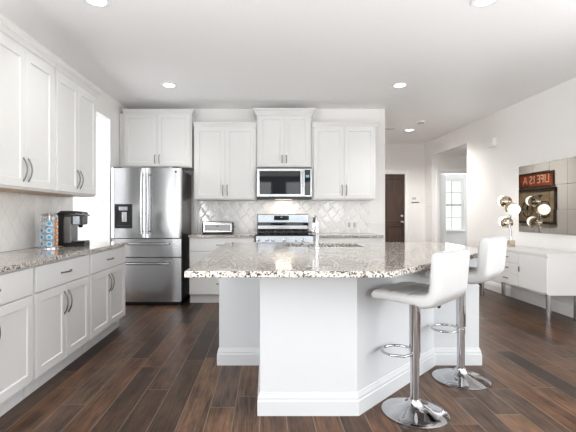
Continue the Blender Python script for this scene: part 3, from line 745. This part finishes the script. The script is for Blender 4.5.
LPO = Vector((3.32, 5.42, 0.748))
lp = thing('table_lamp', 'sculptural lamp of lit white globes in chrome caps on the console', 'lamp', LPO)
obj('base', B(-0.036, 0.036, -0.036, 0.036, 0, 0.085), M_BRASS, lp, bevel=0.003)
GL = [((0, 0.085, 0.318), (0, 0.97, 0.24)), ((0, 0.0, 0.525), (0, -0.95, -0.30)), ((0, 0.11, 0.612), (0, 0.98, 0.17))]
bm = bmesh.new(); tube(bm, [(0, 0, 0.085), (0, 0.005, 0.2), (0, 0.03, 0.28), (0, 0.03, 0.36), (0, 0.01, 0.44), (0, 0.02, 0.52), (0, 0.06, 0.58), (0, 0.09, 0.61)], 0.014, 12)
obj('stem', bm, M_CHROME, lp, smooth=True)
for c, dv in GL:
    D = Vector(dv).normalized(); gc = Vector(c) + D * 0.075
    g = obj('globe', sphere(bmesh.new(), gc, 0.070, 28, 18), M_GLOBE, lp, smooth=True)
    prof = [(0.079 * math.sin(a), -0.079 * math.cos(a)) for a in [PI * 0.62 * k / 14 for k in range(15)]]
    prof = prof + [(r * 0.95, z * 0.96) for r, z in prof[::-1]]
    obj('cap', lathe(bmesh.new(), prof, 32, aim(Vector(c) + D * 0.01, dv), cap=False), M_BRASS, g, smooth=True)

mr = thing('wall_mirror', 'frameless wall mirror of square tiles above the console', 'mirror', (XR, 5.57, 0.945))
obj('backing_board', B(-0.006, -0.001, -1.80, 0, 0, 0.90), M_DARK, mr)
for c in range(6):
    for k in range(3):
        M = Matrix.Translation((-0.009, -0.15 - 0.30 * c, 0.15 + 0.30 * k)) @ Matrix.Rotation(math.radians(random.uniform(-0.12, 0.12)), 4, 'Z') @ Matrix.Rotation(math.radians(random.uniform(-0.12, 0.12)), 4, 'Y')
        obj('mirror_tile', box(bmesh.new(), -0.002, 0.002, -0.1488, 0.1488, -0.1488, 0.1488, 0, M), M_MIRROR, mr)

# art on the hall side of the kitchen wall, seen in the mirror
def place_face(bm, y, z):
    """flat art drawn in (x right, y up, z out) onto the wall plane facing +X"""
    for v in bm.verts: v.co = Vector((v.co.z, v.co.x + y, v.co.y + z))
    return bm
sg = thing('wall_sign', 'red framed sign lettered LIFE IS A, above the bicycle picture', 'sign', (STUBX, 7.80, 1.70))
W2, H = 0.51, 0.30
fr = bmesh.new(); rectframe(fr, -W2, W2, 0, H, 0.03, 0.002, 0.03)
for v in fr.verts: v.co = Vector((v.co.y, v.co.x, v.co.z))
obj('frame', fr, M_FRAME, sg)
m = mat('rusty_red_panel', rough=0.6); n = N(m); v, x, y, z = n.coords(); n.base(n.ramp(n.noise(v, 9, 5, 0.7), [(0.35, (0.12, 0.025, 0.012)), (0.55, (0.36, 0.05, 0.022)), (0.75, (0.28, 0.10, 0.04))]))
obj('panel', B(0.002, 0.012, -W2 + 0.03, W2 - 0.03, 0.03, H - 0.03), m, sg)
bm = text_mesh('LIFE IS A', 0.225, 0.002)
for v in bm.verts: v.co.x *= 0.92
obj('lettering', place_face(bm, 0, 0.148), mat('cream_letters', (0.68, 0.55, 0.36), 0.6), sg)
for o_ in sg.children:
    if o_.name.startswith('lettering'): o_.location = (0.0145, 0, 0)
ar = thing('bicycle_picture', 'dark framed picture of a bicycle on a tan ground', 'picture', (STUBX, 7.80, 1.0))
W2, H = 0.55, 0.68
fr = bmesh.new(); rectframe(fr, -W2, W2, 0, H, 0.045, 0.002, 0.035)
for v in fr.verts: v.co = Vector((v.co.y, v.co.x, v.co.z))
obj('frame', fr, M_FRAME, ar)
m = mat('tan_canvas', rough=0.7); n = N(m); v, x, y, z = n.coords(); n.base(n.ramp(n.noise(v, 5, 4, 0.6), [(0.3, (0.25, 0.18, 0.11)), (0.7, (0.44, 0.35, 0.23))]))
obj('canvas', B(0.002, 0.012, -W2 + 0.045, W2 - 0.045, 0.045, H - 0.045), m, ar)
bm = bmesh.new()
for cx in (-0.24, 0.24):
    tube(bm, [(0.016, cx + 0.15 * math.cos(a), 0.28 + 0.15 * math.sin(a)) for a in [2 * PI * k / 32 for k in range(32)]], 0.008, 6, True)
    for k in range(4):
        a = PI * k / 4; tube(bm, [(0.016, cx + 0.15 * math.cos(a), 0.28 + 0.15 * math.sin(a)), (0.016, cx - 0.15 * math.cos(a), 0.28 - 0.15 * math.sin(a))], 0.003, 5)
for a, b in (((-0.24, 0.28), (0.0, 0.27)), ((0.0, 0.27), (0.17, 0.47)), ((0.17, 0.47), (-0.10, 0.48)), ((-0.10, 0.48), (0.0, 0.27)), ((-0.10, 0.48), (-0.24, 0.28)), ((0.24, 0.28), (0.16, 0.53)), ((-0.11, 0.48), (-0.12, 0.54)), ((-0.17, 0.545), (-0.06, 0.545)), ((0.10, 0.54), (0.2, 0.53))):
    tube(bm, [(0.018, a[0], a[1]), (0.018, b[0], b[1])], 0.010, 6)
obj('bicycle_drawing', bm, M_BLACK, ar)

# ------------------------------------------------------------------ things on the counters
tt = thing('toaster', 'long stainless toaster with black base on the back counter', 'toaster', (-0.68, 5.70, 0.91))
obj('foot_base', B(-0.215, 0.215, -0.085, 0.085, 0, 0.02), M_BLACK, tt, bevel=0.006)
bm = bmesh.new(); prism(bm, [(-0.085, 0.02), (0.085, 0.02), (0.082, 0.145), (0.065, 0.17), (-0.065, 0.17), (-0.082, 0.145)], -0.205, 0.205)
for v in bm.verts: v.co = Vector((v.co.z, v.co.x, v.co.y))
obj('shell', bm, M_STEEL, tt, bevel=0.008, bseg=3)
for s in (-1, 1): obj('end_cap', B(s * 0.212 - 0.008, s * 0.212 + 0.008, -0.08, 0.08, 0.02, 0.16), M_DARK, tt, bevel=0.006)
obj('slot', B(-0.17, 0.17, -0.02, 0.02, 0.1695, 0.172), M_BLACK, tt)
obj('front_plate', B(-0.18, 0.18, -0.0885, -0.084, 0.045, 0.13), M_STEELD, tt, bevel=0.002)
bm = lathe(bmesh.new(), [(0.012, 0), (0.012, 0.012), (0, 0.013)], 14, aim((0.0, -0.089, 0.11), (0, -1, 0))); obj('browning_dial', bm, M_DARK, tt)
obj('lever', B(0.219, 0.235, -0.02, 0.02, 0.09, 0.105), M_BLACK, tt)

km = thing('coffee_machine', 'black and silver single-serve coffee machine on the left counter', 'coffee machine', (-1.79, 3.72, 0.894), math.radians(8))
km.scale = (0.82, 1, 1.03)
# local: faces +x; the camera sees its -y flank
obj('water_tank', B(-0.145, -0.075, -0.075, 0.085, 0.004, 0.29), M_BLACK, km, bevel=0.012)
obj('base', B(-0.073, 0.145, -0.095, 0.095, 0, 0.03), M_BLACK, km, bevel=0.006)
obj('tower', B(-0.073, 0.015, -0.09, 0.09, 0.031, 0.25), M_STEELD, km, bevel=0.008)
obj('tower_flank', B(-0.06, 0.008, -0.096, -0.0905, 0.035, 0.26), mat('warm_grey_metal', (0.22, 0.21, 0.2), 0.35, 1.0), km, bevel=0.002)
obj('brew_head', B(-0.073, 0.125, -0.09, 0.09, 0.19, 0.285), M_DARK, km, bevel=0.014, bseg=3)
obj('head_panel', B(0.03, 0.10, -0.0955, -0.0905, 0.195, 0.268), M_APPL, km, bevel=0.002)
bm = bmesh.new(); prism(bm, [(-0.15, 0.286), (0.13, 0.286), (0.12, 0.305), (0.05, 0.315), (-0.1, 0.315)], -0.092, 0.092)
for v in bm.verts: v.co = Vector((v.co.x, v.co.z, v.co.y))
obj('lid', bm, M_BLACK, km, bevel=0.004)
obj('lift_handle', tube(bmesh.new(), [(0.06, -0.096, 0.29), (0.125, -0.096, 0.28), (0.15, -0.06, 0.275), (0.155, 0, 0.275), (0.15, 0.06, 0.275), (0.125, 0.096, 0.28), (0.06, 0.096, 0.29)], 0.008, 8), M_APPL, km, smooth=True)
obj('spout', lathe(bmesh.new(), [(0.02, 0.165), (0.028, 0.19)], 16, Matrix.Translation((0.075, 0, 0))), M_BLACK, km)
obj('drip_tray', B(0.02, 0.15, -0.08, 0.08, 0.0305, 0.045), M_BLACK, km, bevel=0.004)
obj('drip_grid', B(0.03, 0.14, -0.07, 0.07, 0.0455, 0.049), M_STEELD, km)

RX, RY = -1.875, 3.46
rk = thing('pod_carousel', 'chrome wire carousel holding coffee pods beside the coffee machine', 'pod rack', (RX, RY, 0.894))
obj('turntable', lathe(bmesh.new(), [(0.085, 0), (0.085, 0.008), (0.08, 0.012), (0, 0.012)], 32), M_CHROME, rk, smooth=True)
obj('post', lathe(bmesh.new(), [(0.008, 0.012), (0.008, 0.285), (0.014, 0.29), (0.012, 0.302), (0, 0.306)], 14), M_CHROME, rk, smooth=True)
colang = [-118, -62, -6, 70, 150]      # outward directions of the columns, degrees
for a in colang:
    ca, sa = math.cos(math.radians(a)), math.sin(math.radians(a)); bm = bmesh.new()
    for s in (-1, 1):
        px, py = 0.061 * ca - s * 0.027 * sa, 0.061 * sa + s * 0.027 * ca
        tube(bm, [(px, py, 0.012), (px, py, 0.272), (px * 0.5, py * 0.5, 0.287), (0, 0, 0.288)], 0.0022, 6)
    for k in range(5):
        z = 0.015 + k * 0.058
        tube(bm, [(0.061 * ca + 0.027 * math.cos(b) * -sa, 0.061 * sa + 0.027 * math.cos(b) * ca, z + 0.026 + 0.026 * math.sin(b)) for b in [2 * PI * j / 14 for j in range(14)]], 0.0018, 5, True)
    obj('wire_column', bm, M_CHROME, rk, smooth=True)
M_BLUE = mat('blue_foil', (0.03, 0.16, 0.36), 0.35); M_TEAL = mat('teal_foil', (0.03, 0.30, 0.42), 0.35); M_PALE = mat('pale_blue_foil', (0.42, 0.60, 0.82), 0.35)
M_POD = mat('pod_cup_white', (0.78, 0.80, 0.84), 0.4); M_ORNG = mat('orange_foil', (0.60, 0.13, 0.05), 0.35); M_YEL = mat('yellow_foil', (0.62, 0.47, 0.10), 0.35)
def make_pod(label, mrim, mctr):
    t = thing('coffee_pod', label, 'coffee pod', (0, 0, 0), 0, 'coffee pods in the carousel')
    # local +x is outward
    obj('cup', lathe(bmesh.new(), [(0.015, -0.04), (0.0165, -0.038), (0.0215, 0.0), (0.0245, 0.0005), (0.0245, 0.002)], 20, aim((0, 0, 0), (1, 0, 0))), M_POD, t, smooth=True)
    l = obj('lid', lathe(bmesh.new(), [(0.024, 0.002), (0.0235, 0.0032), (0, 0.0034)], 20, aim((0, 0, 0), (1, 0, 0))), mrim, t)
    obj('lid_print', lathe(bmesh.new(), [(0.014, 0.0034), (0.014, 0.0042), (0, 0.0042)], 18, aim((0, 0, 0), (1, 0, 0))), mctr, l)
    return t
blue = make_pod('x', M_PALE, M_TEAL); red = make_pod('x', M_ORNG, M_YEL); used = {}
side = {-118: 'wall side of the carousel', -62: 'middle column of the carousel', -6: 'column beside the coffee machine'}
lev = ['lowest', 'second from the bottom', 'third from the bottom', 'top']
for a in (-118, -62, -6):
    for k in range(3 if a == -118 else 4):
        proto = red if a == -6 else blue; kind = 'orange and yellow' if a == -6 else 'blue'
        rad = math.radians(a); loc = (RX + 0.064 * math.cos(rad), RY + 0.064 * math.sin(rad), 0.894 + 0.041 + k * 0.058)
        label = '%s coffee pod, %s, %s' % (kind, lev[k], side[a])
        if proto.name not in used:
            used[proto.name] = 1; proto.location = loc; proto.rotation_euler = (0, 0, rad); proto['label'] = label
        else: dup(proto, loc, rad, label)

# ------------------------------------------------------------------ ceiling lights, plates, vents
def can(label, x, y, proto=[None]):
    if proto[0] is None:
        t = thing('ceiling_light', label, 'ceiling light', (x, y, ZC), 0, 'recessed ceiling lights')
        obj('trim_ring', lathe(bmesh.new(), [(0.066, -0.001), (0.068, -0.006), (0.092, -0.008), (0.097, -0.004), (0.097, -0.0005)], 36, cap=False), M_TRIM, t, smooth=True)
        obj('diffuser', lathe(bmesh.new(), [(0.067, -0.0045), (0, -0.0055)], 32), M_LED, t)
        proto[0] = t
    else: dup(proto[0], (x, y, ZC), 0, label)
    d = bpy.data.lights.new('can_light', 'SPOT'); d.energy = 300 if y > 6 else (46 if y > 4 else 24); d.spot_size = math.radians(155 if y > 6 else 118); d.spot_blend = 0.8; d.shadow_soft_size = 0.07; d.color = (1, 0.98, 0.95)
    o = bpy.data.objects.new('can_light', d); COL.objects.link(o); o.location = (x, y, ZC - 0.02)
can('round recessed ceiling light above the refrigerator', -1.17, 4.84)
can('round recessed ceiling light above the right end of the island', 1.62, 4.84)
can('round recessed ceiling light in the hall by the smoke detector', 2.66, 7.42)
can('round recessed ceiling light at the top left, cut by the frame', -1.235, 2.92)
can('round recessed ceiling light at the top right, cut by the frame', 1.60, 2.92)
sd = thing('smoke_detector', 'white smoke detector on the hall ceiling', 'smoke detector', (2.60, 6.72, ZC))
obj('housing', lathe(bmesh.new(), [(0.0, -0.036), (0.045, -0.036), (0.06, -0.028), (0.066, -0.012), (0.07, -0.001), (0, -0.001)], 28), M_PLASTIC, sd, smooth=True)
obj('vent_ring', lathe(bmesh.new(), [(0.05, -0.034), (0.052, -0.0385), (0.056, -0.032)], 28, cap=False), M_DARK, sd)
def vent(label, x, y, z, w=0.30, d=0.15):
    t = thing('air_vent', label, 'vent', (x, y, z))
    obj('frame', rectframe(bmesh.new(), -w / 2, w / 2, -d / 2, d / 2, 0.02, -0.001, -0.008), M_TRIM, t)
    fr = [c for c in t.children][0]
    for v in fr.data.vertices: v.co = Vector((v.co.x, v.co.z, v.co.y))
    obj('backing', B(-w / 2 + .02, w / 2 - .02, -d / 2 + .02, d / 2 - .02, -0.003, -0.001), M_DARK, t)
    for k in range(5):
        yy = -d / 2 + 0.03 + k * (d - 0.06) / 4
        obj('slat', box(bmesh.new(), -w / 2 + .02, w / 2 - .02, -0.007, 0.007, -0.001, 0.001, 0, Matrix.Translation((0, yy, -0.006)) @ Matrix.Rotation(0.6, 4, 'X')), M_TRIM, t)
vent('air vent on the hall ceiling by the end of the kitchen wall', 2.2, 7.3, ZC)
vent('small dark vent on the low lobby ceiling', 3.98, 7.72, HOZ, 0.25, 0.12)
def plate(name, label, cat, loc, rz, w, h, bits, m=M_PLASTIC):
    t = thing(name, label, cat, loc, rz)
    obj('cover_plate', B(-w / 2, w / 2, -0.006, -0.0005, -h / 2, h / 2), m, t, bevel=0.002)
    for nm, x, z, ww, hh, mm in bits: obj(nm, B(x - ww / 2, x + ww / 2, -0.010, -0.0055, z - hh / 2, z + hh / 2), mm, t, bevel=0.001)
    return t
M_GREYP = mat('grey_plastic', (0.5, 0.5, 0.5), 0.4)
plate('light_switch', 'white rocker switch plate on the passage wall', 'switch', (-2.21, OP1, 1.335), 0, 0.09, 0.135, [('rocker', 0, 0, 0.036, 0.07, M_TRIM)])
plate('outlet', 'white double outlet plate on the backsplash right of the range', 'outlet', (1.27, YB - 0.012, 1.03), 0, 0.16, 0.115, [('socket', -0.04, 0, 0.034, 0.07, M_GREYP), ('socket', 0.04, 0, 0.034, 0.07, M_GREYP)])
plate('light_switch', 'white switch plate on the right wall near the hall corner', 'switch', (XR, 8.70, 1.39), PI * 1.5, 0.075, 0.12, [('rocker', 0, 0, 0.034, 0.07, M_TRIM)])
plate('alarm_keypad', 'white alarm keypad with a dark lower edge on the hall end wall', 'keypad', (3.31, HALLY, 1.51), 0, 0.19, 0.17, [('screen', -0.03, 0.025, 0.09, 0.055, M_GREYP), ('button_row', 0.055, 0.01, 0.04, 0.07, M_PLASTIC), ('lower_edge', 0, -0.062, 0.17, 0.02, M_DARK)])
t = thing('motion_sensor', 'small white motion sensor high on the right wall', 'sensor', (XR, 6.19, 2.29), PI * 1.5)
obj('housing', B(-0.085, 0.085, -0.07, -0.0005, -0.06, 0.06), M_PLASTIC, t, bevel=0.012, bseg=3)
obj('lens', B(-0.05, 0.05, -0.074, -0.069, -0.04, 0.005), M_TRIM, t, bevel=0.002)
